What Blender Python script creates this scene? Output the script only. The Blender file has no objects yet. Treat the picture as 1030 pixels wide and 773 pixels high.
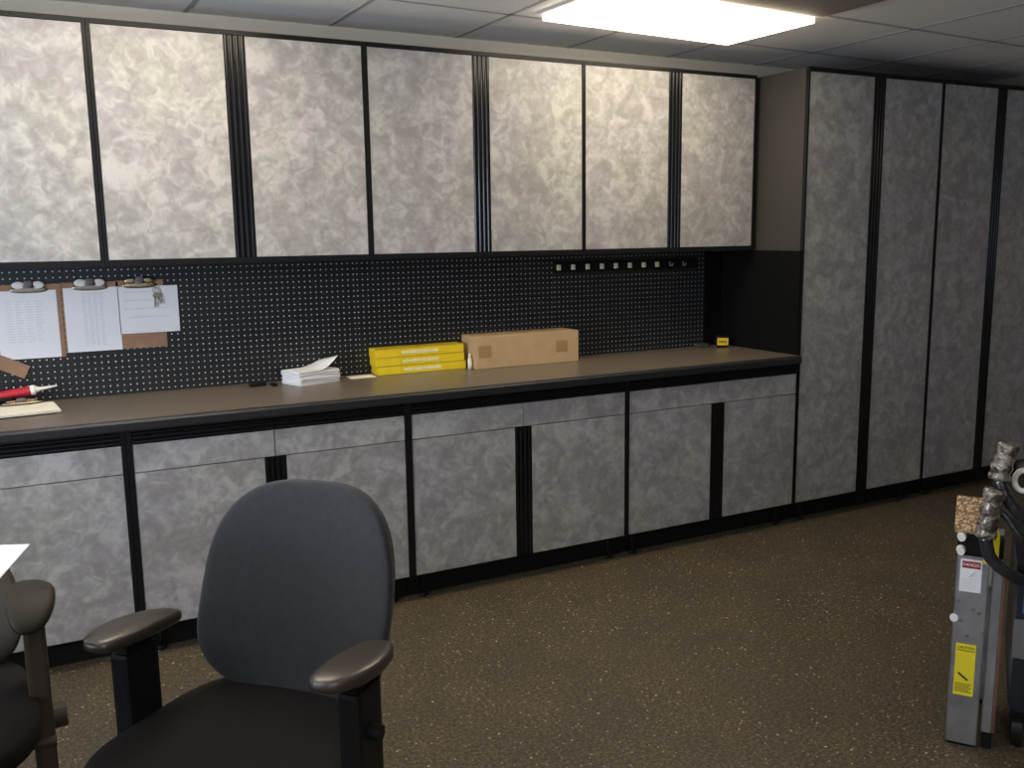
import bpy, bmesh, math, random
from mathutils import Vector, Matrix, Euler
random.seed(7)
C = bpy.context.scene.collection
S = bpy.context.scene
PI = math.pi

# ------------------------------------------------------------------ camera
F = 920.7281
YAW, PITCH, ROLL = math.radians(27.17679), math.radians(-9.20034), math.radians(-0.81067)
CAM = Vector((-0.24982, -3.54698, 1.55051))
cy, sy, cp, sp = math.cos(YAW), math.sin(YAW), math.cos(PITCH), math.sin(PITCH)
fwd = Vector((sy*cp, cy*cp, sp)); right = Vector((cy, -sy, 0)); up = right.cross(fwd)
rr = math.cos(ROLL)*right + math.sin(ROLL)*up
uu = math.cos(ROLL)*up - math.sin(ROLL)*right
cam = bpy.data.cameras.new('camera'); camo = bpy.data.objects.new('camera', cam); C.objects.link(camo)
camo.matrix_world = Matrix(((rr.x, uu.x, -fwd.x, CAM.x), (rr.y, uu.y, -fwd.y, CAM.y), (rr.z, uu.z, -fwd.z, CAM.z), (0, 0, 0, 1)))
cam.sensor_width = 36; cam.lens = F/1030*36; cam.clip_start = .05
S.camera = camo
S.view_settings.view_transform = 'Standard'; S.view_settings.look = 'None'
S.view_settings.gamma = 1; S.view_settings.use_curve_mapping = False
S.view_settings.exposure = 0.4

# ------------------------------------------------------------------ materials
def newmat(name):
    m = bpy.data.materials.new(name); m.use_nodes = True
    nt = m.node_tree; b = nt.nodes['Principled BSDF']
    return m, nt, b
def node(nt, t, **k):
    n = nt.nodes.new(t)
    for a, v in k.items():
        if a in n.inputs: n.inputs[a].default_value = v
        else: setattr(n, a, v)
    return n
def plain(name, col, rough=.5, metal=0, bump=0, bscale=200, spec=.5, var=0):
    m, nt, b = newmat(name)
    b.inputs['Base Color'].default_value = (*col, 1); b.inputs['Roughness'].default_value = rough
    b.inputs['Metallic'].default_value = metal; b.inputs['Specular IOR Level'].default_value = spec
    tc = node(nt, 'ShaderNodeTexCoord')
    n = node(nt, 'ShaderNodeTexNoise'); n.inputs['Scale'].default_value = bscale; n.inputs['Detail'].default_value = 4
    nt.links.new(tc.outputs['Object'], n.inputs['Vector'])
    if bump:
        bp = node(nt, 'ShaderNodeBump'); bp.inputs['Strength'].default_value = bump; bp.inputs['Distance'].default_value = .002
        nt.links.new(n.outputs['Fac'], bp.inputs['Height']); nt.links.new(bp.outputs['Normal'], b.inputs['Normal'])
    r = node(nt, 'ShaderNodeMapRange'); r.inputs['To Min'].default_value = max(0, rough-.06); r.inputs['To Max'].default_value = min(1, rough+.06)
    nt.links.new(n.outputs['Fac'], r.inputs['Value']); nt.links.new(r.outputs['Result'], b.inputs['Roughness'])
    if var:
        n2 = node(nt, 'ShaderNodeTexNoise'); n2.inputs['Scale'].default_value = bscale*.08; n2.inputs['Detail'].default_value = 6
        nt.links.new(tc.outputs['Object'], n2.inputs['Vector'])
        cr = node(nt, 'ShaderNodeValToRGB')
        cr.color_ramp.elements[0].position = .3; cr.color_ramp.elements[1].position = .7
        cr.color_ramp.elements[0].color = (*[c*(1-var) for c in col], 1); cr.color_ramp.elements[1].color = (*[min(1, c*(1+var)) for c in col], 1)
        nt.links.new(n2.outputs['Fac'], cr.inputs['Fac']); nt.links.new(cr.outputs['Color'], b.inputs['Base Color'])
    return m

def door_mat():
    m, nt, b = newmat('mottled_grey_laminate')
    tc = node(nt, 'ShaderNodeTexCoord'); oi = node(nt, 'ShaderNodeObjectInfo')
    ad = node(nt, 'ShaderNodeVectorMath', operation='ADD'); sc = node(nt, 'ShaderNodeVectorMath', operation='SCALE')
    sc.inputs[0].default_value = (37, 11, 23)
    nt.links.new(oi.outputs['Random'], sc.inputs['Scale'])
    nt.links.new(tc.outputs['Object'], ad.inputs[0]); nt.links.new(sc.outputs[0], ad.inputs[1])
    def nz(scale, det, dist, rough=.55):
        n = node(nt, 'ShaderNodeTexNoise'); n.inputs['Scale'].default_value = scale; n.inputs['Detail'].default_value = det
        n.inputs['Distortion'].default_value = dist; n.inputs['Roughness'].default_value = rough
        nt.links.new(ad.outputs[0], n.inputs['Vector']); return n
    a = nz(10, 3, 1.0, .5); c = nz(24, 3, 1.2, .5); d = nz(4, 2, .3)
    mx = node(nt, 'ShaderNodeMix', data_type='FLOAT'); mx.inputs[0].default_value = .42
    nt.links.new(a.outputs['Fac'], mx.inputs[2]); nt.links.new(c.outputs['Fac'], mx.inputs[3])
    cr = node(nt, 'ShaderNodeValToRGB'); e = cr.color_ramp.elements
    e[0].position = .38; e[0].color = (.272, .262, .26, 1)
    e[1].position = .62; e[1].color = (.46, .45, .445, 1)
    k = e.new(.5); k.color = (.345, .335, .335, 1)
    nt.links.new(mx.outputs[0], cr.inputs['Fac'])
    hs = node(nt, 'ShaderNodeMix', data_type='RGBA', blend_type='MULTIPLY'); hs.inputs[0].default_value = 1
    cr2 = node(nt, 'ShaderNodeValToRGB'); f = cr2.color_ramp.elements
    f[0].position = .35; f[0].color = (.97, .94, .97, 1); f[1].position = .65; f[1].color = (1, 1, .93, 1)
    nt.links.new(d.outputs['Fac'], cr2.inputs['Fac'])
    nt.links.new(cr.outputs['Color'], hs.inputs[6]); nt.links.new(cr2.outputs['Color'], hs.inputs[7])
    nt.links.new(hs.outputs[2], b.inputs['Base Color'])
    b.inputs['Roughness'].default_value = .36
    return m

def floor_mat():
    m, nt, b = newmat('speckled_rubber_flooring')
    tc = node(nt, 'ShaderNodeTexCoord')
    def vor(scale, th, rad):
        v = node(nt, 'ShaderNodeTexVoronoi'); v.inputs['Scale'].default_value = scale
        nt.links.new(tc.outputs['Object'], v.inputs['Vector'])
        lt = node(nt, 'ShaderNodeMath', operation='LESS_THAN'); lt.inputs[1].default_value = rad
        nt.links.new(v.outputs['Distance'], lt.inputs[0])
        sx = node(nt, 'ShaderNodeSeparateColor'); nt.links.new(v.outputs['Color'], sx.inputs[0])
        g = node(nt, 'ShaderNodeMath', operation='GREATER_THAN'); g.inputs[1].default_value = th
        nt.links.new(sx.outputs[0], g.inputs[0])
        mu = node(nt, 'ShaderNodeMath', operation='MULTIPLY'); nt.links.new(lt.outputs[0], mu.inputs[0]); nt.links.new(g.outputs[0], mu.inputs[1])
        return mu, sx
    n = node(nt, 'ShaderNodeTexNoise'); n.inputs['Scale'].default_value = 90; n.inputs['Detail'].default_value = 8
    nt.links.new(tc.outputs['Object'], n.inputs['Vector'])
    cr = node(nt, 'ShaderNodeValToRGB'); e = cr.color_ramp.elements
    e[0].position = .4; e[0].color = (.046, .035, .020, 1); e[1].position = .66; e[1].color = (.150, .116, .070, 1)
    nt.links.new(n.outputs['Fac'], cr.inputs['Fac'])
    prev = cr.outputs['Color']
    for sc, th, rad, col in ((120, .82, .36, (.20, .165, .115)), (70, .88, .26, (.40, .35, .26)), (38, .90, .14, (.75, .70, .58))):
        mu, sx = vor(sc, th, rad)
        mx = node(nt, 'ShaderNodeMix', data_type='RGBA'); nt.links.new(mu.outputs[0], mx.inputs[0])
        nt.links.new(prev, mx.inputs[6]); mx.inputs[7].default_value = (*col, 1); prev = mx.outputs[2]
    n2 = node(nt, 'ShaderNodeTexNoise'); n2.inputs['Scale'].default_value = 3.5; n2.inputs['Detail'].default_value = 6
    nt.links.new(tc.outputs['Object'], n2.inputs['Vector'])
    c2 = node(nt, 'ShaderNodeValToRGB'); c2.color_ramp.elements[0].position = .35; c2.color_ramp.elements[1].position = .65
    c2.color_ramp.elements[0].color = (.78, .80, .80, 1); c2.color_ramp.elements[1].color = (1, .98, .95, 1)
    nt.links.new(n2.outputs['Fac'], c2.inputs['Fac'])
    m2 = node(nt, 'ShaderNodeMix', data_type='RGBA', blend_type='MULTIPLY'); m2.inputs[0].default_value = 1
    nt.links.new(prev, m2.inputs[6]); nt.links.new(c2.outputs['Color'], m2.inputs[7]); prev = m2.outputs[2]
    nt.links.new(prev, b.inputs['Base Color']); b.inputs['Roughness'].default_value = .55
    bp = node(nt, 'ShaderNodeBump'); bp.inputs['Strength'].default_value = .35; bp.inputs['Distance'].default_value = .002
    nt.links.new(n.outputs['Fac'], bp.inputs['Height']); nt.links.new(bp.outputs['Normal'], b.inputs['Normal'])
    return m

def peg_mat():
    m, nt, b = newmat('perforated_black_board')
    tc = node(nt, 'ShaderNodeTexCoord'); sx = node(nt, 'ShaderNodeSeparateXYZ'); nt.links.new(tc.outputs['Object'], sx.inputs[0])
    def cell(o):
        d = node(nt, 'ShaderNodeMath', operation='DIVIDE'); d.inputs[1].default_value = .0254; nt.links.new(sx.outputs[o], d.inputs[0])
        f = node(nt, 'ShaderNodeMath', operation='FLOORED_MODULO'); f.inputs[1].default_value = 1; nt.links.new(d.outputs[0], f.inputs[0])
        s = node(nt, 'ShaderNodeMath', operation='SUBTRACT'); s.inputs[1].default_value = .5; nt.links.new(f.outputs[0], s.inputs[0])
        p = node(nt, 'ShaderNodeMath', operation='POWER'); p.inputs[1].default_value = 2; nt.links.new(s.outputs[0], p.inputs[0])
        return p
    a = cell(0); c = cell(2)
    s = node(nt, 'ShaderNodeMath', operation='ADD'); nt.links.new(a.outputs[0], s.inputs[0]); nt.links.new(c.outputs[0], s.inputs[1])
    q = node(nt, 'ShaderNodeMath', operation='SQRT'); nt.links.new(s.outputs[0], q.inputs[0])
    l = node(nt, 'ShaderNodeMath', operation='LESS_THAN'); l.inputs[1].default_value = .118; nt.links.new(q.outputs[0], l.inputs[0])
    mx = node(nt, 'ShaderNodeMix', data_type='RGBA'); nt.links.new(l.outputs[0], mx.inputs[0])
    mx.inputs[6].default_value = (.014, .015, .016, 1); mx.inputs[7].default_value = (.60, .62, .62, 1)
    nt.links.new(mx.outputs[2], b.inputs['Base Color']); b.inputs['Roughness'].default_value = .38
    return m

def counter_mat():
    m, nt, b = newmat('brown_counter_laminate')
    tc = node(nt, 'ShaderNodeTexCoord')
    n = node(nt, 'ShaderNodeTexNoise'); n.inputs['Scale'].default_value = 60; n.inputs['Detail'].default_value = 8
    nt.links.new(tc.outputs['Object'], n.inputs['Vector'])
    cr = node(nt, 'ShaderNodeValToRGB'); e = cr.color_ramp.elements
    e[0].position = .35; e[0].color = (.115, .092, .070, 1); e[1].position = .65; e[1].color = (.165, .135, .105, 1)
    nt.links.new(n.outputs['Fac'], cr.inputs['Fac']); nt.links.new(cr.outputs['Color'], b.inputs['Base Color'])
    b.inputs['Roughness'].default_value = .33
    return m

def ceiling_mat():
    m, nt, b = newmat('acoustic_ceiling_tile')
    tc = node(nt, 'ShaderNodeTexCoord')
    n = node(nt, 'ShaderNodeTexNoise'); n.inputs['Scale'].default_value = 220; n.inputs['Detail'].default_value = 5
    nt.links.new(tc.outputs['Object'], n.inputs['Vector'])
    cr = node(nt, 'ShaderNodeValToRGB'); e = cr.color_ramp.elements
    e[0].position = .35; e[0].color = (.80, .775, .74, 1); e[1].position = .55; e[1].color = (.89, .865, .83, 1)
    nt.links.new(n.outputs['Fac'], cr.inputs['Fac']); nt.links.new(cr.outputs['Color'], b.inputs['Base Color'])
    bp = node(nt, 'ShaderNodeBump'); bp.inputs['Strength'].default_value = .3; bp.inputs['Distance'].default_value = .002
    nt.links.new(n.outputs['Fac'], bp.inputs['Height']); nt.links.new(bp.outputs['Normal'], b.inputs['Normal'])
    b.inputs['Roughness'].default_value = .9
    return m

def emit(name, col, st):
    m = bpy.data.materials.new(name); m.use_nodes = True; nt = m.node_tree
    nt.nodes.remove(nt.nodes['Principled BSDF'])
    e = node(nt, 'ShaderNodeEmission'); e.inputs['Color'].default_value = (*col, 1); e.inputs['Strength'].default_value = st
    nt.links.new(e.outputs[0], nt.nodes['Material Output'].inputs['Surface'])
    return m

def cloth_mat(name, col, rough=.9, sheen=.12):
    m = plain(name, col, rough, bump=.6, bscale=700, spec=.25, var=.12)
    b = m.node_tree.nodes['Principled BSDF']
    b.inputs['Sheen Weight'].default_value = sheen; b.inputs['Sheen Roughness'].default_value = .5
    return m

def tread_mat():
    m, nt, b = newmat('tan_tread_mat')
    tc = node(nt, 'ShaderNodeTexCoord')
    v = node(nt, 'ShaderNodeTexVoronoi'); v.inputs['Scale'].default_value = 110
    nt.links.new(tc.outputs['Object'], v.inputs['Vector'])
    cr = node(nt, 'ShaderNodeValToRGB'); e = cr.color_ramp.elements
    e[0].position = .15; e[0].color = (.75, .52, .30, 1); e[1].position = .6; e[1].color = (.25, .15, .08, 1)
    nt.links.new(v.outputs['Distance'], cr.inputs['Fac']); nt.links.new(cr.outputs['Color'], b.inputs['Base Color'])
    bp = node(nt, 'ShaderNodeBump'); bp.invert = True; bp.inputs['Strength'].default_value = 1; bp.inputs['Distance'].default_value = .004
    nt.links.new(v.outputs['Distance'], bp.inputs['Height']); nt.links.new(bp.outputs['Normal'], b.inputs['Normal'])
    b.inputs['Roughness'].default_value = .4
    return m

def film_mat():
    m, nt, b = newmat('crinkled_film_over_grip')
    tc = node(nt, 'ShaderNodeTexCoord')
    n = node(nt, 'ShaderNodeTexNoise'); n.inputs['Scale'].default_value = 45; n.inputs['Detail'].default_value = 3; n.inputs['Distortion'].default_value = 1
    nt.links.new(tc.outputs['Object'], n.inputs['Vector'])
    cr = node(nt, 'ShaderNodeValToRGB'); e = cr.color_ramp.elements
    e[0].position = .42; e[0].color = (.05, .04, .032, 1); e[1].position = .72; e[1].color = (.40, .35, .29, 1)
    nt.links.new(n.outputs['Fac'], cr.inputs['Fac']); nt.links.new(cr.outputs['Color'], b.inputs['Base Color'])
    bp = node(nt, 'ShaderNodeBump'); bp.inputs['Strength'].default_value = 1; bp.inputs['Distance'].default_value = .006
    nt.links.new(n.outputs['Fac'], bp.inputs['Height']); nt.links.new(bp.outputs['Normal'], b.inputs['Normal'])
    b.inputs['Roughness'].default_value = .12; b.inputs['Coat Weight'].default_value = .6
    return m

M = dict(
    door=door_mat(), floor=floor_mat(), peg=peg_mat(), counter=counter_mat(), ceil=ceiling_mat(),
    tbar=plain('ceiling_grid_metal', (.44, .42, .40), .9, spec=.1),
    wall=plain('cream_painted_wall', (.80, .77, .70), .8, bump=.2, bscale=150),
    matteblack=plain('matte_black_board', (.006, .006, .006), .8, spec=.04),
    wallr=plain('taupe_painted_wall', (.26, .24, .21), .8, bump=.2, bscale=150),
    black=plain('black_cabinet_board', (.008, .008, .008), .5, bump=.05, spec=.25),
    side=plain('charcoal_side_panel', (.038, .033, .028), .55, bump=.1, bscale=300),
    gloss=plain('glossy_black_extrusion', (.006, .006, .007), .2, spec=.3),
    semi=plain('satin_black_plastic', (.010, .010, .011), .34, spec=.18),
    edge=plain('black_counter_edge', (.02, .02, .022), .35),
    chrome=plain('chrome', (.75, .75, .75), .12, 1),
    brass=plain('brassy_metal_clip', (.50, .42, .28), .25, 1),
    clipmetal=plain('dull_steel_clip', (.34, .31, .26), .35, .8),
    hardboard=plain('brown_hardboard', (.30, .17, .10), .6, var=.15),
    paper=plain('white_paper', (.78, .78, .80), .8),
    creampaper=plain('cream_paper', (.82, .78, .64), .8),
    ink=plain('faint_grey_print', (.66, .66, .70), .8),
    yellow=plain('yellow_carton', (.80, .58, .02), .4, var=.06),
    yellowprint=plain('pale_print', (.88, .82, .48), .5),
    yellowtop=plain('dark_yellow_carton_edge', (.45, .32, .02), .5),
    cardboard=plain('cardboard', (.47, .32, .17), .75, bump=.1, var=.06),
    tape=plain('brown_packing_tape', (.36, .22, .10), .3),
    red=plain('red_plastic', (.45, .015, .03), .3),
    white=plain('white_plastic', (.78, .76, .72), .4),
    fabric=cloth_mat('charcoal_backrest_fabric', (.030, .031, .033)),
    seatfab=cloth_mat('black_seat_fabric', (.010, .008, .0065), sheen=0),
    pad=plain('worn_armrest_rubber', (.045, .035, .027), .30, bump=.15, bscale=300, spec=.7),
    alu=plain('brushed_aluminium', (.40, .40, .42), .38, .75, bump=.1, bscale=120, var=.25),
    rust=plain('rusty_brown_edge', (.16, .085, .06), .5, .2, var=.3),
    labelw=plain('white_label', (.80, .80, .82), .4), labely=plain('yellow_label', (.85, .72, .03), .4),
    labelr=plain('red_label', (.30, .02, .03), .4), labelk=plain('black_print', (.03, .03, .03), .5),
    tread=tread_mat(), film=film_mat(), tube=plain('glossy_black_tube', (.02, .02, .024), .12, spec=.9, bump=1.2, bscale=60),
    navy=plain('dark_navy_plastic', (.010, .014, .020), .35), blue=plain('blue_plastic', (.05, .13, .42), .35),
    greyp=plain('grey_plastic', (.13, .13, .13), .5),
    brownplastic=plain('taupe_chair_plastic', (.055, .042, .031), .5, spec=.3), clip=plain('cream_clip', (.80, .78, .50), .4),
    clipgrey=plain('grey_hook', (.35, .35, .33), .3, .5), green=plain('olive_box', (.05, .06, .04), .5),
    tm=plain('tape_measure_yellow', (.75, .50, .02), .35),
    brownpad=plain('matte_brown_armrest', (.026, .02, .013), .6, spec=.3),
    wood=plain('dark_table_laminate', (.08, .055, .04), .4, var=.15),
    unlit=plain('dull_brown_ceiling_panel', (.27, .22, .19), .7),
    lamp=emit('lit_troffer_diffuser', (1, .88, .66), 8.0),
)

# ------------------------------------------------------------------ mesh helpers
def link(name, bm, mat, parent=None, smooth=False, loc=None):
    me = bpy.data.meshes.new(name); bmesh.ops.recalc_face_normals(bm, faces=bm.faces); bm.to_mesh(me); bm.free()
    mats = mat if isinstance(mat, (list, tuple)) else [mat]
    for k in mats: me.materials.append(k)
    if smooth: me.polygons.foreach_set('use_smooth', [True]*len(me.polygons))
    o = bpy.data.objects.new(name, me); C.objects.link(o)
    if loc: o.location = loc
    if parent: o.parent = parent
    return o
def tag(o, label=None, cat=None, group=None, kind=None):
    if label: o['label'] = label
    if cat: o['category'] = cat
    if group: o['group'] = group
    if kind: o['kind'] = kind
    return o
def thing(name, label, cat, loc, rz=0, group=None):
    o = bpy.data.objects.new(name, None); C.objects.link(o); o.location = loc; o.rotation_euler = (0, 0, rz); o.empty_display_size = .1
    return tag(o, label, cat, group)
def B(bm, x0, x1, y0, y1, z0, z1, bev=0, mi=0, mat=None):
    t = bmesh.new(); bmesh.ops.create_cube(t, size=1)
    for v in t.verts: v.co = Vector(((x0+x1)/2+v.co.x*(x1-x0), (y0+y1)/2+v.co.y*(y1-y0), (z0+z1)/2+v.co.z*(z1-z0)))
    if bev: bmesh.ops.bevel(t, geom=t.edges[:], offset=bev, segments=2, affect='EDGES', profile=.7)
    if mat: t.transform(mat)
    for f in t.faces: f.material_index = mi
    me = bpy.data.meshes.new('t'); t.to_mesh(me); t.free(); bm.from_mesh(me); bpy.data.meshes.remove(me)
def box(x0, x1, y0, y1, z0, z1, bev=0):
    bm = bmesh.new(); B(bm, x0, x1, y0, y1, z0, z1, bev); return bm
def cyl(bm, p, q, r, r2=None, n=20, caps=True):
    p, q = Vector(p), Vector(q); d = q-p
    t = bmesh.new(); bmesh.ops.create_cone(t, cap_ends=caps, segments=n, radius1=r, radius2=r if r2 is None else r2, depth=d.length)
    t.transform(Matrix.Translation((p+q)/2) @ d.to_track_quat('Z', 'Y').to_matrix().to_4x4())
    me = bpy.data.meshes.new('t'); t.to_mesh(me); t.free(); bm.from_mesh(me); bpy.data.meshes.remove(me)
def spline(pts, n=8):
    P = [Vector(p) for p in pts]; P = [2*P[0]-P[1]]+P+[2*P[-1]-P[-2]]; out = []
    for i in range(1, len(P)-2):
        for k in range(n):
            t = k/n; a, b, c, d = P[i-1], P[i], P[i+1], P[i+2]
            out.append(.5*((2*b)+(c-a)*t+(2*a-5*b+4*c-d)*t*t+(3*b-a-3*c+d)*t**3))
    return out+[P[-2]]
def tube(bm, pts, r, n=12, rf=None):
    rings = []; prev = None
    for i, p in enumerate(pts):
        d = (pts[min(i+1, len(pts)-1)]-pts[max(i-1, 0)]).normalized()
        if prev is None: a = d.orthogonal().normalized()
        else: a = (prev-d*prev.dot(d)).normalized()
        prev = a; b = d.cross(a); R = r*(rf(i/(len(pts)-1)) if rf else 1)
        rings.append([bm.verts.new(p+R*(math.cos(2*PI*k/n)*a+math.sin(2*PI*k/n)*b)) for k in range(n)])
    for u, v in zip(rings, rings[1:]):
        for k in range(n): bm.faces.new((u[k], u[(k+1) % n], v[(k+1) % n], v[k]))
    bm.faces.new(rings[0]); bm.faces.new(rings[-1])
def pw(x, e): return math.copysign(abs(x)**e, x)
def ellipsoid(a, b, c, e1=.35, e2=.7, nt=48, nr=14, warp=None):
    """superellipsoid: outline in XZ (half sizes a, c), thickness along Y (half b)"""
    bm = bmesh.new(); rings = []
    for j in range(1, nr):
        ph = -PI/2+PI*j/nr; r = pw(math.cos(ph), e1); y = b*pw(math.sin(ph), e1)
        rings.append([bm.verts.new((a*r*pw(math.cos(2*PI*k/nt), e2), y, c*r*pw(math.sin(2*PI*k/nt), e2))) for k in range(nt)])
    inner = []
    for side, y in ((0, -b), (-1, b)):   # fill faces with shrinking rings
        base = rings[side]; last = base
        for s in (.75, .5, .25):
            nx = [bm.verts.new((v.co.x*s, y*(1 if True else 1), v.co.z*s)) for v in base]
            for k in range(nt): bm.faces.new((last[k], last[(k+1) % nt], nx[(k+1) % nt], nx[k]))
            last = nx
        bm.faces.new(last)
    for u, v in zip(rings, rings[1:]):
        for k in range(nt): bm.faces.new((u[k], u[(k+1) % nt], v[(k+1) % nt], v[k]))
    if warp:
        for v in bm.verts: v.co = warp(v.co.copy())
    return bm
def prism(prof, z0, z1):
    """profile in XY extruded in Z"""
    bm = bmesh.new(); a = [bm.verts.new((x, y, z0)) for x, y in prof]; b = [bm.verts.new((x, y, z1)) for x, y in prof]; n = len(prof)
    for i in range(n): bm.faces.new((a[i], a[(i+1) % n], b[(i+1) % n], b[i]))
    bm.faces.new(a); bm.faces.new(b[::-1]); return bm
def text(name, s, size, mat, parent, mtx):
    cu = bpy.data.curves.new(name, 'FONT'); cu.body = s; cu.size = size; cu.extrude = .0003; cu.align_x = 'CENTER'; cu.align_y = 'CENTER'
    t = bpy.data.objects.new(name+'_tmp', cu); C.objects.link(t); bpy.context.view_layer.update()
    me = bpy.data.meshes.new_from_object(t.evaluated_get(bpy.context.evaluated_depsgraph_get()))
    bpy.data.objects.remove(t); bpy.data.curves.remove(cu)
    me.transform(mtx); me.materials.clear(); me.materials.append(mat)
    o = bpy.data.objects.new(name, me); C.objects.link(o); o.parent = parent; return o
FRONT = Matrix.Rotation(PI/2, 4, 'X')     # text lying in XY -> facing -Y

# ------------------------------------------------------------------ room
WY = .60; ZC = 2.48; XL, XR, YN = -2.6, 5.25, -6.2
def struct(name, bm, mat): return tag(link(name, bm, mat), kind='structure')
struct('floor', box(XL, XR, YN, WY, -.05, 0), M['floor'])
struct('wall_back', box(XL-.1, XR+.1, WY, WY+.1, -.05, ZC+.15), M['wall'])
struct('wall_right', box(XR, XR+.1, YN, WY, -.05, ZC+.15), M['wallr'])
fx0, fx1, fz0, fz1 = -2.2, .6, .9, 2.15
bm = bmesh.new()
B(bm, XL-.1, fx0, YN-.1, YN, -.05, ZC+.15); B(bm, fx1, XR+.1, YN-.1, YN, -.05, ZC+.15)
B(bm, fx0, fx1, YN-.1, YN, -.05, fz0); B(bm, fx0, fx1, YN-.1, YN, fz1, ZC+.15)
struct('wall_front', bm, M['wallr'])
bm = bmesh.new()
for a in ((fx0, fx0+.05, fz0, fz1), (fx1-.05, fx1, fz0, fz1), (fx0, fx1, fz0, fz0+.05), (fx0, fx1, fz1-.05, fz1), ((fx0+fx1)/2-.025, (fx0+fx1)/2+.025, fz0, fz1)):
    B(bm, a[0], a[1], YN-.08, YN-.02, a[2], a[3])
struct('fill_window', bm, M['white'])  # unseen window frame, added to carry the blue front fill
# left wall with a window opening towards the camera end
wy0, wy1, wz0, wz1 = -2.9, -.7, .95, 2.15
bm = bmesh.new()
B(bm, XL-.1, XL, YN, wy0, -.05, ZC+.15); B(bm, XL-.1, XL, wy1, WY, -.05, ZC+.15)
B(bm, XL-.1, XL, wy0, wy1, -.05, wz0); B(bm, XL-.1, XL, wy0, wy1, wz1, ZC+.15)
struct('wall_left', bm, M['wall'])
bm = bmesh.new()
for a in ((wy0, wy0+.05, wz0, wz1), (wy1-.05, wy1, wz0, wz1), (wy0, wy1, wz0, wz0+.05), (wy0, wy1, wz1-.05, wz1), ((wy0+wy1)/2-.025, (wy0+wy1)/2+.025, wz0, wz1)):
    B(bm, XL-.08, XL-.02, *a)
struct('window_1', bm, M['white'])
# ceiling: one slab of tiles, exposed grid as a trim
GR = math.radians(3.2); gx, gy = 2.885, -.455
def gpt(x, y): return (gx+(x*math.cos(GR)-y*math.sin(GR)), gy+(x*math.sin(GR)+y*math.cos(GR)))
struct('ceiling', box(XL-.1, XR+.1, YN-.1, WY+.1, ZC, ZC+.08), M['ceil'])
bm = bmesh.new()
T = .61; MT = Matrix.Translation((gx, gy, 0)) @ Matrix.Rotation(GR, 4, 'Z')
def clipb(bm, x0, x1, y0, y1): B(bm, x0, x1, y0, y1, ZC-.0015, ZC+.001, mat=MT)
for i in range(-8, 5):
    x = i*T
    ytop = (WY-.005-gy-x*math.sin(GR))/math.cos(GR)
    if -2.6+.02 < gx+x-.1 < XR-.2: clipb(bm, x-.011, x+.011, -5.2, ytop)
for j in range(-8, 2):
    clipb(bm, -5.1, 2.25, j*T-.011, j*T+.011)
struct('trim_1', bm, M['tbar'])

def troffer(cx, cyy, label, n=0):
    t = thing('ceiling_light', label, 'ceiling light', (gpt(cx, cyy)[0]+.037, gpt(cx, cyy)[1]-.035, ZC-.022), math.radians(4.6), 'recessed ceiling lights')
    bm = bmesh.new(); w, h = .537, .262
    B(bm, -w-.02, w+.02, -h-.02, -h, .012, .022); B(bm, -w-.02, w+.02, h, h+.02, .012, .022)
    B(bm, -w-.02, -w, -h, h, .012, .022); B(bm, w, w+.02, -h, h, .012, .022)
    link('frame', bm, M['tbar'], t)
    link('diffuser', box(-w, w, -h, h, -.012, .018, .004), M['lamp'], t)
    return t
troffer(-T, T/2, 'bright rectangular ceiling light panel above the right wall cabinets')
t2 = troffer(-T*4.5, T/2, 'rectangular ceiling light outside the frame above the clipboards end of the wall cabinets')
t3 = troffer(-T*5, -T*5, 'rectangular ceiling light in the row nearer the camera, out of frame')
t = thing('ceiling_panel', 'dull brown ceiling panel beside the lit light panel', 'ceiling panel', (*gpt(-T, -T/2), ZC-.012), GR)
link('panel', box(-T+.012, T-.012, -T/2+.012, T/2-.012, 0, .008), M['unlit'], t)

# ------------------------------------------------------------------ cabinets
def flute(w, z0, z1, n=5, d=.016):
    """ribbed extrusion of width w centred on x=0, front at y=-d"""
    prof = [(-w/2, .012), (-w/2, -d*.55)]
    for k in range(n):
        a, b = -w/2+w*(k+.12)/n, -w/2+w*(k+.88)/n
        for s in range(7):
            t = s/6; prof.append((a+(b-a)*t, -d*.55-d*.45*math.sin(PI*t)**.6))
    prof += [(w/2, -d*.55), (w/2, .012)]
    return prism(prof, z0, z1)
def hflute(x0, x1, z0, z1, n=3, d=.014):
    w = z1-z0; bm = flute(w, x0, x1, n, d)
    bm.transform(Matrix(((0, 0, 1, 0), (0, 1, 0, 0), (1, 0, 0, (z0+z1)/2), (0, 0, 0, 1))))
    return bm
HW = .042
def door(root, x0, x1, z0, z1, pull):
    """door panel with its own fluted pull strip on the side pull = -1 (left) / +1 (right)"""
    a, b = (x0+HW, x1) if pull < 0 else (x0, x1-HW)
    d = link('door', box(a, b, -.02, -.001, z0, z1, .0015), M['door'], root)
    h = link('handle', flute(HW+.0005, z0, z1, 2, .010), M['gloss'], d)
    h.location = ((x0+HW/2) if pull < 0 else (x1-HW/2), -.013, 0); tag(h, 'glossy black ribbed pull strip')
    return d
ZT, ZDR, ZDL, ZDB = .914, .818, .712, .116
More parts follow.
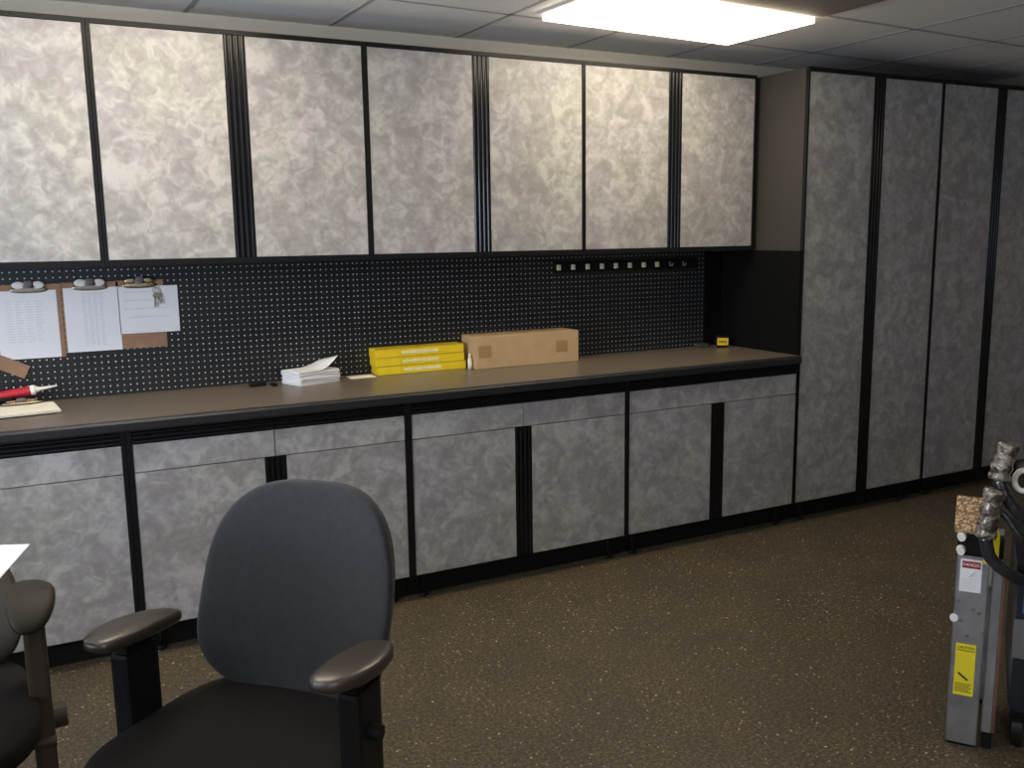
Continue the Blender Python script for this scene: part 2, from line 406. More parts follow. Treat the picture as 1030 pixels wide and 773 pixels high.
def base_cab(x0, xm, x1, label, dl=.016, dr=.012, depth=WY, feet=((.1), (.9))):
    t = thing('base_cabinet', label, 'cabinet', ((x0+x1)/2, 0, 0), 0, 'base cabinets under the worktop')
    o = (x0+x1)/2; a, b, m = x0-o, x1-o, xm-o
    bm = bmesh.new(); B(bm, a+.001, b-.001, .0, depth-.005, ZDB-.012, ZT-.042)
    link('carcass', bm, M['black'], t)
    # side frames that show as the dividers
    for s, w, xx in ((1, dl, a), (-1, dr, b)):
        p = (xx+.0005, xx+w) if s > 0 else (xx-w, xx-.0005)
        link('side_frame', box(*p, -.024, .0, ZDB-.012, ZT-.045, .002), M['semi'], t)
    # toe kick and levelling feet
    link('toe_kick', box(a+.002, b-.002, .06, .075, 0.0, ZDB-.012), M['black'], t)
    for q in (a+.07, b-.07):
        bm = bmesh.new(); cyl(bm, (q, .035, .012), (q, .035, ZDB-.012), .008, n=10); cyl(bm, (q, .035, 0), (q, .035, .012), .02, n=14)
        link('foot', bm, M['semi'], t, True)
    g = .0018
    for (u, v) in ((a+dl+.001, m-g), (m+g, b-dr-.001)):
        d = link('drawer', box(u, v, -.02, -.001, ZDL+g, ZDR, .0015), M['door'], t)
        h = link('handle', hflute(u, v, ZDR, ZT-.047, 3, .012), M['gloss'], d); h.location = (0, -.0125, 0); tag(h, 'glossy black ribbed pull rail')
    door(t, a+dl+.001, m-.0005, ZDB, ZDL-g, +1); door(t, m+.0005, b-dr-.001, ZDB, ZDL-g, -1)
    return t
XB = [-.016, .518, 1.070, 1.615, 2.170, 2.716, 3.243]
base_cab(-1.09, -.553, XB[0], 'grey base cabinet at the far left, cut off by the photo edge', .016, .016)
base_cab(XB[0], XB[1], XB[2], 'grey base cabinet standing directly behind the office chair back', .02, .014)
base_cab(XB[2], XB[3], XB[4], 'grey base cabinet under the yellow cartons and cardboard box, right of the chair')
base_cab(XB[4], XB[5], XB[6], 'grey base cabinet next to the tall cabinets', .011, .010)

ZU0, ZU1, UY = 1.455, 2.366, .331
def wall_cab(x0, xm, x1, label, dl=.014, dr=.012):
    t = thing('wall_cabinet', label, 'cabinet', ((x0+x1)/2, UY, ZU0), 0, 'mottled grey wall cabinets')
    o = (x0+x1)/2; a, b, m = x0-o, x1-o, xm-o; H = ZU1-ZU0
    link('carcass', box(a+.001, b-.001, 0, WY-UY-.004, 0, H), M['black'], t)
    for w, p in ((dl, (a+.0005, a+dl)), (dr, (b-dr, b-.0005))):
        link('side_frame', box(*p, -.022, 0, 0, H, .002), M['semi'], t)
    link('top_rail', box(a+dl, b-dr, -.022, 0, H-.019, H, .002), M['semi'], t)
    link('bottom_rail', box(a+dl, b-dr, -.022, 0, 0, .024, .002), M['semi'], t)
    door(t, a+dl+.001, m-.0005, .025, H-.02, +1); door(t, m+.0005, b-dr-.001, .025, H-.02, -1)
XU = [-.014, .519, 1.053, 1.594, 2.137, 2.679, 3.208]
wall_cab(-1.08, -.547, XU[0], 'wall cabinet at the far left above the leftmost clipboard', .014, .014)
wall_cab(XU[0], XU[1], XU[2], 'wall cabinet with brightly lit left door, second from the left', .014, .012)
wall_cab(XU[2], XU[3], XU[4], 'wall cabinet above the yellow cartons and the cardboard box', .012, .010)
wall_cab(XU[4], XU[5], XU[6], 'wall cabinet touching the side of the tall cabinets', .010, .012)

def tall_cab(x0, xm, x1, label):
    t = thing('tall_cabinet', label, 'cabinet', ((x0+x1)/2, 0, 0), 0, 'floor to ceiling cabinets')
    o = (x0+x1)/2; a, b, m = x0-o, x1-o, xm-o; ZH = 2.362
    link('carcass', box(a+.001, b-.001, 0, WY-.005, ZDB-.012, ZH, .001), M['side'], t)
    link('toe_kick', box(a+.002, b-.002, .06, .075, 0, ZDB-.012), M['black'], t)
    for q in (a+.1, b-.1):
        bm = bmesh.new(); cyl(bm, (q, .035, .012), (q, .035, ZDB-.012), .008, n=10); cyl(bm, (q, .035, 0), (q, .035, .012), .02, n=14)
        link('foot', bm, M['semi'], t, True)
    for p in ((a+.0005, a+.010), (b-.010, b-.0005)):
        link('side_frame', box(*p, -.022, 0, ZDB-.012, ZH, .002), M['semi'], t)
    link('top_rail', box(a+.01, b-.01, -.022, 0, ZH-.022, ZH, .002), M['semi'], t)
    door(t, a+.011, m-.0005, ZDB, ZH-.024, +1); door(t, m+.0005, b-.011, ZDB, ZH-.024, -1)
tall_cab(3.245, 3.749, 4.238, 'full height grey cabinet nearest the worktop, its charcoal side exposed')
tall_cab(4.240, 4.737, 5.235, 'full height grey cabinet at the far right against the wall')

# worktop
XW0, XW1 = -1.09, 3.2425
wt = thing('worktop', 'long brown laminate worktop with black front edge on the base cabinets', 'worktop', (0, 0, ZT))
link('surface', box(XW0, XW1, -.024, WY-.003, -.030, 0, .002), M['counter'], wt)
pr = [(-.024, -.042), (-.040, -.042), (-.046, -.034), (-.046, -.010), (-.040, -.002), (-.030, .0002), (-.024, .0002)]
bm = bmesh.new(); A = [bm.verts.new((XW0, y, z)) for y, z in pr]; D = [bm.verts.new((XW1, y, z)) for y, z in pr]
for i in range(len(pr)): bm.faces.new((A[i], A[(i+1) % len(pr)], D[(i+1) % len(pr)], D[i]))
bm.faces.new(A); bm.faces.new(D[::-1]); link('front_edge', bm, M['edge'], wt)
link('substrate', box(XW0, XW1, -.024, WY-.003, -.0415, -.030), M['black'], wt)

# pegboard panels: three of cabinet width plus a plain black filler at the corner
pegs = [(-1.07, -.001, 'leftmost perforated black pegboard panel, behind the two left clipboards'),
        (-.0005, 1.0595, 'perforated black pegboard panel with the rightmost clipboard, above the paper stack'),
        (1.06, 2.1195, 'perforated black pegboard panel behind the yellow cartons and cardboard box'),
        (2.12, 3.112, 'perforated black pegboard panel behind the row of cream clips')]
for x0, x1, lb in pegs:
    o = link('pegboard', box(0, x1-x0, -.006, 0, 0, ZU0-ZT-.002), M['peg'], None, loc=(x0, WY-.002, ZT+.0005))
    tag(o, lb, 'pegboard', 'pegboard panels')
o = link('filler_panel', box(3.116, 3.235, WY-.012, WY-.002, ZT+.001, ZU0-.001), M['matteblack'])
tag(o, 'plain black panel in the corner between pegboard and tall cabinet', 'panel')

o = link('side_black_sheet', box(3.236, 3.2435, -.018, WY-.0125, ZT+.001, ZU0-.001), M['matteblack'])  # thin flat sheet that turns this stretch of the tall side black
tag(o, 'flat black sheet over the tall cabinet side between worktop and wall cabinets', 'panel')

# rail with clips
PY = WY-.008
tr = thing('clip_rail', 'black rail on the pegboard with a row of cream clips', 'rail', (2.12, PY, 1.385))
link('rail', box(0, .93, -.008, -.0005, -.028, .028, .002), M['black'], tr)
cx_ = [2.15, 2.237, 2.326, 2.415, 2.503, 2.593, 2.684, 2.773]
for x in cx_:
    bm = bmesh.new(); B(bm, -.011, .011, -.017, -.0085, -.014, .014, .003); B(bm, -.006, .006, -.026, -.017, -.012, -.006, .001)
    link('clip', bm, M['clip'], tr, loc=(x-2.12, 0, 0))
for x in (2.862, 2.952):
    bm = bmesh.new(); B(bm, -.004, .004, -.012, -.0085, -.012, .012); tube(bm, spline([(0, -.01, -.006), (0, -.03, -.008), (0, -.036, .004)], 4), .0035, 8)
    tag(link('hook', bm, M['clipgrey'], tr, loc=(x-2.12, 0, 0)), 'small grey metal hook')

# ------------------------------------------------------------------ clipboards
def metal_clip(root, w=.11, z=0, mat='chrome', y=-.0):
    """spring clip: folded plate with two round ears and a raised thumb lever"""
    w *= 1.3
    bm = ellipsoid(w/2, .004, .013, .6, .8, 32, 8)
    bm.transform(Matrix.Translation((0, y-.006, z-.010)))
    c = link('clip', bm, M['clipmetal' if mat == 'chrome' else mat], root, True)
    e = bmesh.new()
    for s in (-1, 1):
        k = ellipsoid(.024, .003, .015, .7, 1, 24, 6); k.transform(Matrix.Translation((s*.034, y-.012, z+.010)))
        me = bpy.data.meshes.new('t'); k.to_mesh(me); k.free(); e.from_mesh(me); bpy.data.meshes.remove(me)
    link('ear', e, M['white' if mat == 'chrome' else 'brass'], c, True)
    e = bmesh.new(); cyl(e, (-.018, y-.014, z+.004), (.018, y-.014, z+.004), .0065, n=12)
    B(e, -.015, .015, y-.02, y-.010, z+.002, z+.028, .004)
    link('spring', e, M['greyp'], c, True)
    return c
def paper_ink(root, x0, x1, z0, z1, y, rows, cols=0, mat='ink', seed=1):
    rnd = random.Random(seed); bm = bmesh.new()
    for i in range(rows):
        z = z1-(z1-z0)*(i+.5)/rows
        if cols:
            w = (x1-x0)/cols
            for k in range(cols):
                B(bm, x0+k*w+.002, x0+k*w+w*rnd.uniform(.5, .9), y-.0006, y, z-.0016, z+.0016)
        else:
            B(bm, x0+rnd.uniform(0, .02), x1-rnd.uniform(0, .05), y-.0006, y, z-.002, z+.002)
    link('print', bm, M[mat], root)
def clipboard(x, z, label, rz, pw_, ph, px, pz, bw=.228, bh=.30, mat='chrome', tilt=0):
    """x,z: the clip; board hangs below"""
    t = thing('clipboard', label, 'clipboard', (x, PY-.0003, z-.014), 0, 'clipboards on the pegboard')
    t.rotation_euler = (0, math.radians(tilt), 0)
    link('board', box(-bw/2, bw/2, -.004, 0, -bh+.015, .012, .001), M['hardboard'], t)
    p = link('paper', box(px-pw_/2, px+pw_/2, -.0055, -.0042, pz-ph, pz, 0), M['paper'], t)
    metal_clip(t, .105, 0, mat)
    return t, p
t, p = clipboard(-.285, 1.388, 'leftmost clipboard hanging on the pegboard with a full white sheet', 0, .218, .272, -.012, -.012)
paper_ink(p, -.09, .05, -.22, -.05, -.0057, 16, 4, seed=3)
t, p = clipboard(-.062, 1.390, 'middle clipboard on the pegboard, its sheet printed with a grey column', 0, .206, .262, .002, -.010, .214, .285)
paper_ink(p, -.035, .05, -.25, -.03, -.0057, 34, 4, seed=5)
t, p = clipboard(.128, 1.392, 'rightmost clipboard, its sheet folded short over bare brown board', 0, .236, .196, .030, -.014, .186, .288, 'brass')
paper_ink(p, -.07, .12, -.16, -.02, -.0057, 4, 0, seed=8)
# keys hanging over the sheet
k = thing('key', 'small bunch of keys hanging over the rightmost clipboard sheet', 'keys', (.188, PY-.014, 1.345))
bm = bmesh.new(); tube(bm, [Vector((.012*math.cos(a), 0, .012*math.sin(a))) for a in [2*PI*i/16 for i in range(17)]], .0016, 6); link('ring', bm, M['clipgrey'], k, True)
for rot, s in ((.1, 1), (-.35, .85)):
    bm = bmesh.new(); cyl(bm, (0, -.001, -.022), (0, .001, -.022), .011, n=16); B(bm, -.003, .003, -.001, .001, -.07*s, -.03); B(bm, .003, .006, -.001, .001, -.06*s, -.052*s)
    o = link('key_blade', bm, M['brass'], k); o.rotation_euler = (0, rot, 0); o.location = (0, -.002*s, 0)
# brown tilted board lower left
o = link('hardboard_sheet', box(-.15, .0, -.005, 0, -.055, .0, .001), M['hardboard']); o.location = (-.305, PY-.0062, 1.06); o.rotation_euler = (0, math.radians(27), 0)
tag(o, 'corner of a bare brown board hanging tilted below the leftmost clipboard', 'board')

# ------------------------------------------------------------------ things on the worktop
# clipboard lying flat
t = thing('clipboard', 'clipboard lying flat on the worktop with cream paper, in front of the red tube', 'clipboard', (-.335, .350, ZT+.0005), .1)
link('board', box(-.14, .115, -.10, .12, 0, .004, .001), M['hardboard'], t)
bm = bmesh.new(); rnd = random.Random(2)
for i in range(8):
    m = Matrix.Translation((rnd.uniform(-.002, .002), rnd.uniform(-.002, .002), 0)) @ Matrix.Rotation(rnd.uniform(-.01, .01), 4, 'Z')
    B(bm, -.135, .11, -.115, .10, .0042+i*.0013, .0052+i*.0013, mat=m)
link('paper', bm, M['creampaper'], t)
c = metal_clip(t, .11, 0, 'brass'); c.rotation_euler = (-PI/2, 0, 0); c.location = (.0, .095, .0165)
# red tube with white nozzle
t = thing('caulk_tube', 'red tube with a white nozzle lying behind the flat clipboard', 'tube', (-.40, .505, ZT+.047), -.04)
t.rotation_euler = (0, -.13, -.04)
bm = bmesh.new(); cyl(bm, (-.14, 0, 0), (.09, 0, .0), .019, n=24); link('body', bm, M['red'], t, False)
bm = bmesh.new(); cyl(bm, (.09, 0, 0), (.105, 0, 0), .020, n=24); cyl(bm, (.105, 0, 0), (.125, 0, 0), .015, .008, n=20); cyl(bm, (.125, 0, 0), (.185, 0, .0), .007, .003, n=14)
link('nozzle', bm, M['white'], t, False)
bm = bmesh.new(); B(bm, -.14, .03, -.010, .010, -.024, -.017, .001); B(bm, .0, .045, -.014, .014, -.044, -.016, .003); cyl(bm, (-.1, -.02, -.012), (.02, -.026, -.014), .008, n=12); link('cradle', bm, M['semi'], t)

# paper stack
t = thing('paper_stack', 'stack of white papers on the worktop with one sheet curling up', 'papers', (.805, .482, ZT+.0005), .36)
bm = bmesh.new(); rnd = random.Random(4)
for i in range(22):
    m = Matrix.Translation((rnd.uniform(-.004, .004), rnd.uniform(-.004, .004), 0)) @ Matrix.Rotation(rnd.uniform(-.03, .03), 4, 'Z')
    B(bm, -.105, .105, -.07, .072, i*.0026, i*.0026+.0022, mat=m)
link('sheets', bm, M['paper'], t)
bm = bmesh.new(); n = 16; g = []
for i in range(n+1):
    for j in range(n+1):
        u, w = i/n, j/n; x = -.106+.213*u; y = -.072+.146*w
        q = max(0, u-.5); z = .0585+.16*q**1.5*(1-.55*w)
        g.append(bm.verts.new((x-.03*q*q, y, z)))
for i in range(n):
    for j in range(n):
        a = i*(n+1)+j; bm.faces.new((g[a], g[a+1], g[a+n+2], g[a+n+1]))
ex = bmesh.ops.extrude_face_region(bm, geom=bm.faces[:])
for v in ex['geom']:
    if isinstance(v, bmesh.types.BMVert): v.co.z += .0008
tag(link('curled_sheet', bm, M['paper'], t, True), 'loose top sheet curling up at its corner')
# card
bm = box(-.060, .060, -.038, .038, 0, .003, 0)
o = link('note_card', bm, M['creampaper'], None, loc=(1.045, .500, ZT+.0005)); o.rotation_euler.z = .0
tag(o, 'small white card lying between the paper stack and yellow cartons', 'card')
# small dark bits
t = thing('black_clutter', 'small flat black clutter on the worktop left of the paper stack', 'clutter', (.585, .50, ZT+.0005), .1)
bm = bmesh.new(); B(bm, -.05, .02, -.02, .02, 0, .014, .004); link('case', bm, M['semi'], t)  # plain dark block, no particular item
bm = bmesh.new(); B(bm, .035, .06, -.04, -.01, 0, .01, .003); cyl(bm, (.03, -.06, .005), (.055, -.065, .005), .004, n=8); link('clip', bm, M['semi'], t)

# yellow cartons
BX = 1.345
for i, lb in enumerate(('long yellow carton, bottom of the stack of three', 'long yellow carton in the middle of the stack of three', 'long yellow carton on top of the stack of three')):
    t = thing('yellow_carton', lb, 'carton', (BX+(.004, -.003, -.006)[i], .541, ZT+.0006+i*.0410), .0+(.004, .012, .006)[i], 'stacked yellow cartons')
    bm = box(-.226, .226, -.045, .045, 0, .0405, .002)
    link('carton', bm, M['yellow'], t)
    link('lid_edge', box(-.2245, .2245, -.0464, -.0452, .0385, .0400), M['yellowtop'], t)
    rnd = random.Random(20+i); bm = bmesh.new(); x = -.095
    while x < .09:
        w = rnd.uniform(.004, .010); h = rnd.uniform(.013, .018)
        B(bm, x, x+w, -.0462, -.0452, .019-h/2, .019+h/2, mat=None); x += w+rnd.uniform(.002, .004)
    link('print', bm, M['yellowprint'], t)
# cardboard box
t = thing('cardboard_box', 'long closed brown cardboard box beside the yellow cartons', 'box', (1.884, .504, ZT+.0006), .0)
link('carton', box(-.288, .288, -.082, .085, 0, .158, .003), M['cardboard'], t)
for q in (-.24, .19):
    tag(link('tape', box(q-.033, q+.033, -.0832, -.0822, .055, .112), M['tape'], t), 'darker brown square patch of tape')
link('flap', box(-.283, .283, -.004, .004, .158, .1595), M['tape'], t)
o = thing('glue_bottle', 'small white bottle wedged between yellow cartons and cardboard box', 'bottle', (1.5805, .462, ZT+.0006))
bm = bmesh.new(); cyl(bm, (0, 0, 0), (0, 0, .045), .0105, n=16); cyl(bm, (0, 0, .045), (0, 0, .055), .0105, .007, n=16); link('body', bm, M['creampaper'], o, True)
bm = bmesh.new(); cyl(bm, (0, 0, .055), (0, 0, .075), .007, .005, n=12); link('cap', bm, M['white'], o, True)
# dark small box and tape measure
o = link('black_case', box(-.032, .032, -.025, .025, 0, .022, .005), M['green'], None, loc=(3.05, .53, ZT+.0006))
tag(o, 'small flat dark case on the worktop near the corner', 'case')
t = thing('tape_measure', 'yellow and black tape measure at the far end of the worktop', 'tape measure', (3.14, .465, ZT+.0006), -.45)
bm = ellipsoid(.036, .022, .033, .3, .5, 32, 10); bm.transform(Matrix.Translation((0, 0, .0335))); link('case', bm, M['semi'], t, True)
link('label', box(-.031, .031, -.0235, -.0222, .014, .054, 0), M['tm'], t)
rnd = random.Random(9); bm = bmesh.new(); x = -.022
while x < .02:
    h = rnd.uniform(.008, .018); B(bm, x, x+.004, -.0242, -.0236, .034-h/2, .034+h/2); x += .0062
link('print', bm, M['labelk'], t)
link('hook', box(-.044, -.036, -.006, .006, .004, .012, .001), M['chrome'], t)

# ------------------------------------------------------------------ office chairs
def caster(root, name, p):
    bm = bmesh.new(); cyl(bm, (p[0]-.022, p[1], .027), (p[0]-.006, p[1], .027), .027, n=20); cyl(bm, (p[0]+.006, p[1], .027), (p[0]+.022, p[1], .027), .027, n=20)
    cyl(bm, (p[0], p[1], .03), (p[0], p[1], .075), .008, n=10); B(bm, p[0]-.015, p[0]+.015, p[1]-.02, p[1]+.02, .045, .062, .004)
    return link(name, bm, M['semi'], root)
def office_chair(label, loc, rz, armz=.706, arm=.288, mats=('fabric', 'seatfab', 'semi', 'pad'), droop=0, armside=(-1, 1), group='swivel office chairs', bottomz=.462, topz=.968, seatk=1, low=.36, knobz=.545, knobr=.017):
    fab, sf, pl, pd = [M[m] for m in mats]
    t = thing('office_chair', label, 'chair', loc, rz, group)
    def sw(c):
        x, y, z = c; f = 1-.10*((y+.26)/.52)          # wider at the front
        x *= f; z += -.018*max(0, (-y-.12)/.14)**2 + .012*(x/.25)**2 - .01*math.cos(y*6)
        return Vector((x, y, z))
    bm = ellipsoid(.285*seatk, .042, .285, .45, .62, 56, 14)
    bm.transform(Matrix.Rotation(PI/2, 4, 'X'))
    for v in bm.verts: v.co = sw(v.co)
    bm.transform(Matrix.Translation((0, -.012, .452)))
    link('seat', bm, sf, t, True)
    bm = ellipsoid(.235, .014, .235, .3, .6, 40, 8); bm.transform(Matrix.Rotation(PI/2, 4, 'X')); bm.transform(Matrix.Translation((0, .02, .408)))
    link('seat_pan', bm, pl, t, True)
    bc, bh = (topz+bottomz)/2, (topz-bottomz)/2
    def bw(c):
        x, y, z = c; k = z/bh
        x *= 1-.11*max(0, k)**1.4-.04*max(0, -k)**2
        y += -.9*x*x + .055*k - .02*math.exp(-((k+.45)/.35)**2)
        return Vector((x, y, z))
    bm = ellipsoid(.256, .030, bh, .45, .60, 64, 16, bw); bm.transform(Matrix.Translation((0, .275, bc)))
    link('backrest', bm, fab, t, True)
    def bw2(c):
        v = bw(c); return v
    bm = ellipsoid(.244, .012, bh*.95, .35, .60, 64, 10, bw2); bm.transform(Matrix.Translation((0, .305, bc)))
    link('back_shell', bm, pl, t, True)
    bm = bmesh.new(); tube(bm, spline([(0, .10, .385), (0, .26, .385), (0, .335, .42), (0, .345, .56), (0, .345, .68)], 6), .02, 12); link('back_bar', bm, pl, t, True)
    for s in armside:
        def aw(c, s=s):
            x, y, z = c; k = -y/.135                # k=+1 at the front tip
            x *= 1-.22*max(0, -k); z += .004*(1-k*k) - droop*max(0, k)**2 + .014*k
            x += -s*.012*k*k
            return Vector((x, y, z))
        bm = ellipsoid(.054, .019, .134, .55, .75, 40, 14); bm.transform(Matrix.Rotation(PI/2, 4, 'X'))
        for v in bm.verts: v.co = aw(v.co)
        bm.transform(Matrix.Translation((s*arm, 0, armz-.02)))
        a = link('armrest', bm, pd, t, True)
        bm = bmesh.new(); B(bm, s*arm-.018, s*arm+.018, -.042, .042, .50, armz-.025, .008)
        q = link('arm_post', bm, pl, t)
        bm = bmesh.new(); B(bm, s*arm-.024, s*arm+.024, -.050, .050, low, armz-.06, .010)
        link('arm_sleeve', bm, pl, q)
        bm = bmesh.new(); cyl(bm, (s*(arm+.022), -.0, knobz), (s*(arm+.036+knobr*.6), 0, knobz), knobr, n=20); link('knob', bm, pl, q)
        bm = bmesh.new(); x0, x1 = sorted((s*.12, s*(arm+.02))); B(bm, x0, x1, -.045, .045, .362, .39, .008); link('arm_bracket', bm, pl, t)
    bm = bmesh.new(); B(bm, -.09, .09, -.11, .13, .355, .396, .01); m = link('mechanism', bm, pl, t)
    bm = bmesh.new(); cyl(bm, (.09, -.04, .375), (.27, -.05, .365), .006, n=10); cyl(bm, (.24, -.05, .366), (.30, -.052, .363), .013, n=14); link('lever', bm, pl, m)
    bm = bmesh.new(); cyl(bm, (0, 0, .09), (0, 0, .24), .03, n=20); cyl(bm, (0, 0, .24), (0, 0, .36), .015, n=16); link('gas_column', bm, pl, t)
    for k in range(5):
        a = 2*PI*k/5+.3; d = Vector((math.cos(a), math.sin(a), 0))
        bm = bmesh.new(); tube(bm, spline([Vector((0, 0, .11)), d*.12+Vector((0, 0, .115)), d*.22+Vector((0, 0, .1)), d*.30+Vector((0, 0, .075))], 4), .024, 10, lambda u: 1-.35*u)
        g = link('leg', bm, pl, t, True); caster(g, 'caster', d*.295)
    return t
office_chair('black fabric swivel office chair with worn armrests in the foreground', (.070, -1.626, 0), -.82)
office_chair('taupe swivel chair at the left photo edge, mostly cut off', (-.605, -1.18, 0), .05, armz=.735, arm=.275, topz=.80, seatk=1.0, low=.2, knobz=.40, knobr=.03,
             mats=('brownplastic', 'seatfab', 'brownplastic', 'brownpad'), droop=.05)

# work table off to the left with a sheet of paper sticking over its edge
t = thing('work_table', 'dark work table left of the frame under the white paper sheet', 'table', (-.9, -1.7, 0))
link('table_top', box(-.55, .495, -.45, .31, .89, .918, .004), M['wood'], t)
for sx in (-.5, .40):
    for s2 in (-.40, -.05): link('leg', box(sx-.02, sx+.02, s2-.02, s2+.02, 0, .89, .003), M['semi'], t)

# ------------------------------------------------------------------ folded step ladder at the right
t = thing('step_ladder', 'folded aluminium step ladder with red and yellow warning labels', 'ladder', (2.135, -1.875, 0), -.95)
L = Matrix.Rotation(math.radians(.2), 4, 'Y') @ Matrix.Diagonal((.87, 1, 1, 1))
def part(name, bm, mat, parent=t, sm=False):
    bm.transform(L); return link(name, bm, mat, parent, sm)
bm = bmesh.new(); B(bm, -.058, .042, -.012, -.008, .01, .60); B(bm, -.058, -.054, -.012, .02, .01, .60); B(bm, .038, .042, -.012, .02, .01, .60)
fr = part('front_rail', bm, M['alu'])
for x, z in ((-.045, .46), (.0, .44), (-.035, .40), (.02, .43), (-.01, .355), (.035, .37)):
    bm = bmesh.new(); cyl(bm, (x, -.0155, z), (x, -.012, z), .006, .004, n=12); part('rivet', bm, M['chrome'], fr)
part('foot', box(-.050, .034, -.006, .03, 0, .012, .002), M['semi'])
bm = bmesh.new(); B(bm, .052, .082, .0, .004, .055, .60); B(bm, .052, .056, .0, .03, .055, .60); part('rear_rail', bm, M['alu'])
tag(part('rear_edge', box(.0825, .094, .0, .03, .055, .60, .003), M['rust']), 'brown stained edge strip')
part('foot', box(.056, .088, .004, .034, 0, .055, .003), M['semi'])
for zz in (.14, .31, .48):
    part('step', box(-.055, .09, .035, .30, zz, zz+.02, .003), M['alu'])
bm = bmesh.new(); B(bm, -.060, .046, .30, .304, .03, .60); B(bm, .052, .09, .31, .314, .03, .60); part('far_rail', bm, M['alu'])
part('foot', box(-.055, .088, .296, .318, 0, .03, .003), M['semi'])
# labels
bm = box(-.046, .020, -.0135, -.0125, .492, .592); lw = part('label', bm, M['labelw'], fr); tag(lw, 'white warning label with a red heading')
part('label_header', box(-.041, .015, -.0145, -.0136, .565, .586, 0), M['labelr'], lw)
text('label_text', 'DANGER', .0130, M['labelw'], lw, L @ Matrix.Translation((-.013, -.0147, .5755)) @ FRONT)
bm = bmesh.new(); cyl(bm, (-.002, -.0139, .556), (-.018, -.0139, .540), .003, n=6)
part('label_symbol', bm, M['ink'], lw); bm = bmesh.new()
for k in range(5): B(bm, -.040, .010-.006*(k % 3), -.0142, -.0136, .530-k*.007, .5325-k*.007)
part('label_text', bm, M['ink'], lw)
YL = Matrix.Rotation(math.radians(1), 4, 'Y')
bm = box(-.042, .020, -.0135, -.0125, .165, .328); ly = part('label', bm, M['labely'], fr); tag(ly, 'yellow caution label')
text('label_text', 'CAUTION', .0118, M['labelk'], ly, L @ Matrix.Translation((-.011, -.0142, .317)) @ FRONT)
bm = bmesh.new(); B(bm, -.038, .016, -.0142, -.0136, .3065, .3085)
for k in range(5): B(bm, -.038, .014-.007*(k % 2), -.0142, -.0136, .200-k*.006, .202-k*.006)
cyl(bm, (-.03, -.0139, .235), (.0, -.0139, .215), .003, n=6)
part('label_symbol', bm, M['labelk'], ly); bm = bmesh.new()
part('label_text', bm, M['labelk'], ly)
bm = bmesh.new(); cyl(bm, (-.055, -.0135, .405), (-.055, -.0125, .405), .013, n=24); part('sticker', bm, M['labelw'], fr)
# top: black joint, tread pad, bumpers, yellow hinge
part('joint', box(-.060, .08, -.012, .03, .601, .665, .008), M['semi'])
bm = box(-.072, .050, -.02, .12, .0, .012, .004); bm.transform(Matrix.Translation((0, 0, .68)) @ Matrix.Rotation(math.radians(32), 4, 'X'))
part('top_tread', bm, M['tread'])
for x, z in ((-.048, .660), (.045, .70), (-.048, .618)):
    bm = bmesh.new(); cyl(bm, (x, -.03, z), (x, -.012, z), .012, .015, n=16); part('bumper', bm, M['white'], t, False)
part('hinge_plate', box(.022, .066, -.022, -.013, .585, .69, .004), M['labely'])

# ------------------------------------------------------------------ black cart with wrapped push handles
t = thing('utility_cart', 'black cart with bent tubular handles wrapped in crinkled clear film', 'cart', (2.185, -1.940, 0), -.95)
bm = bmesh.new(); B(bm, .03, .5, .02, .55, .12, .56, .03); link('body', bm, M['navy'], t)
bm = bmesh.new(); B(bm, .025, .51, .01, .56, .555, .585, .012); link('rim', bm, M['semi'], t)
link('side_panel', box(.03, .3, .008, .019, .30, .42, .003), M['greyp'], t)
tag(link('tray', box(.05, .28, .006, .02, .44, .50, .004), M['blue'], t), 'bright blue plastic insert')
for x in (.06, .44):
    for y in (.07, .5):
        bm = bmesh.new(); cyl(bm, (x-.015, y, .05), (x+.015, y, .05), .05, n=24); B(bm, x-.02, x+.02, y-.015, y+.015, .06, .125, .003); link('wheel', bm, M['semi'], t)
for gp, tp in (
    (((-.045, -.075, .825), (-.055, -.075, .745), (-.062, -.075, .685)), ((-.062, -.075, .685), (-.045, -.075, .625), (.0, -.065, .585), (.05, -.03, .555), (.14, .0, .565), (.3, .05, .572))),
    (((-.018, -.05, .955), (-.030, -.05, .90), (-.038, -.05, .85)), ((-.038, -.05, .85), (-.01, -.05, .79), (.03, -.04, .745), (.10, -.01, .70), (.2, .02, .68), (.3, .05, .57)))):
    bm = bmesh.new(); tube(bm, spline(tp, 8), .018, 16); h = link('handle', bm, M['tube'], t, True)
    bm = bmesh.new(); tube(bm, spline(gp, 8), .028, 18, lambda u: 1+.08*math.sin(u*22)); tag(link('grip', bm, M['film'], h, True), 'grip wrapped in crinkled clear film')
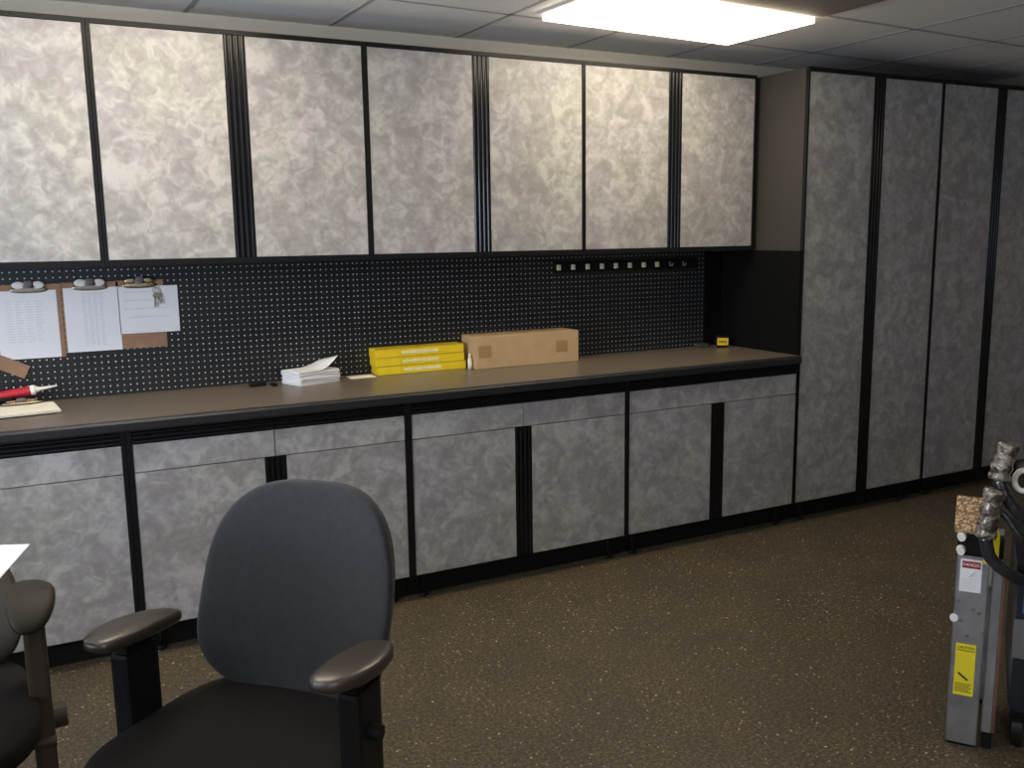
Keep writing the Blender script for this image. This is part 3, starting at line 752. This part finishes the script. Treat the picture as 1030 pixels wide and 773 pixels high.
bm = bmesh.new(); tube(bm, spline([(-.06, -.06, .79), (-.01, -.06, .74), (.03, -.06, .69), (.10, -.03, .665), (.22, .0, .62), (.3, .05, .57)], 6), .010, 12); link('cable', bm, M['tube'], t, True)
bm = bmesh.new(); tube(bm, [Vector((.025+.022*math.cos(a), -.02+.0*a, .845+.03*math.sin(a))) for a in [2*PI*i/20 for i in range(21)]], .008, 10); link('ring', bm, M['white'], t, True)

# ------------------------------------------------------------------ paper on the work table
c0 = Vector((-.312, -1.422, 0)); da = Vector((-.91, .41, 0)).normalized(); db = Vector((-.25, -.97, 0)).normalized()
bm = bmesh.new(); lo = []; hi = []
for p in (c0, c0+da*.28, c0+da*.28+db*.216, c0+db*.216):
    lo.append(bm.verts.new((p.x, p.y, .9186))); hi.append(bm.verts.new((p.x, p.y, .9202)))
bm.faces.new(lo); bm.faces.new(hi)
for i in range(4): bm.faces.new((lo[i], lo[(i+1) % 4], hi[(i+1) % 4], hi[i]))
o = link('paper_sheet', bm, M['paper']); tag(o, 'white paper sheet whose corner sticks out at the left photo edge', 'paper')

# ------------------------------------------------------------------ daylight from the left window tilted up for the ceiling, and added front fill
ld = bpy.data.lights.new('daylight', 'AREA'); ld.shape = 'RECTANGLE'; ld.size = 2.1; ld.size_y = 1.15; ld.energy = 135; ld.color = (.77, .85, 1)
lo_ = bpy.data.objects.new('daylight', ld); C.objects.link(lo_); lo_.location = (XL-.12, (wy0+wy1)/2, (wz0+wz1)/2); lo_.rotation_euler = (0, -PI/2-math.radians(50), 0)
l2 = bpy.data.lights.new('fill_front', 'AREA'); l2.shape = 'RECTANGLE'; l2.size = 2.7; l2.size_y = 1.2; l2.energy = 12; l2.color = (.62, .76, 1)  # added blue fill from behind the camera, aimed upwards
q2 = bpy.data.objects.new('fill_front', l2); C.objects.link(q2); q2.location = ((fx0+fx1)/2, YN-.12, (fz0+fz1)/2); q2.rotation_euler = (PI/2+math.radians(40), 0, 0)
w = bpy.data.worlds.new('world'); S.world = w; w.use_nodes = True
bg = w.node_tree.nodes['Background']; bg.inputs['Color'].default_value = (.6, .75, 1, 1); bg.inputs['Strength'].default_value = .6
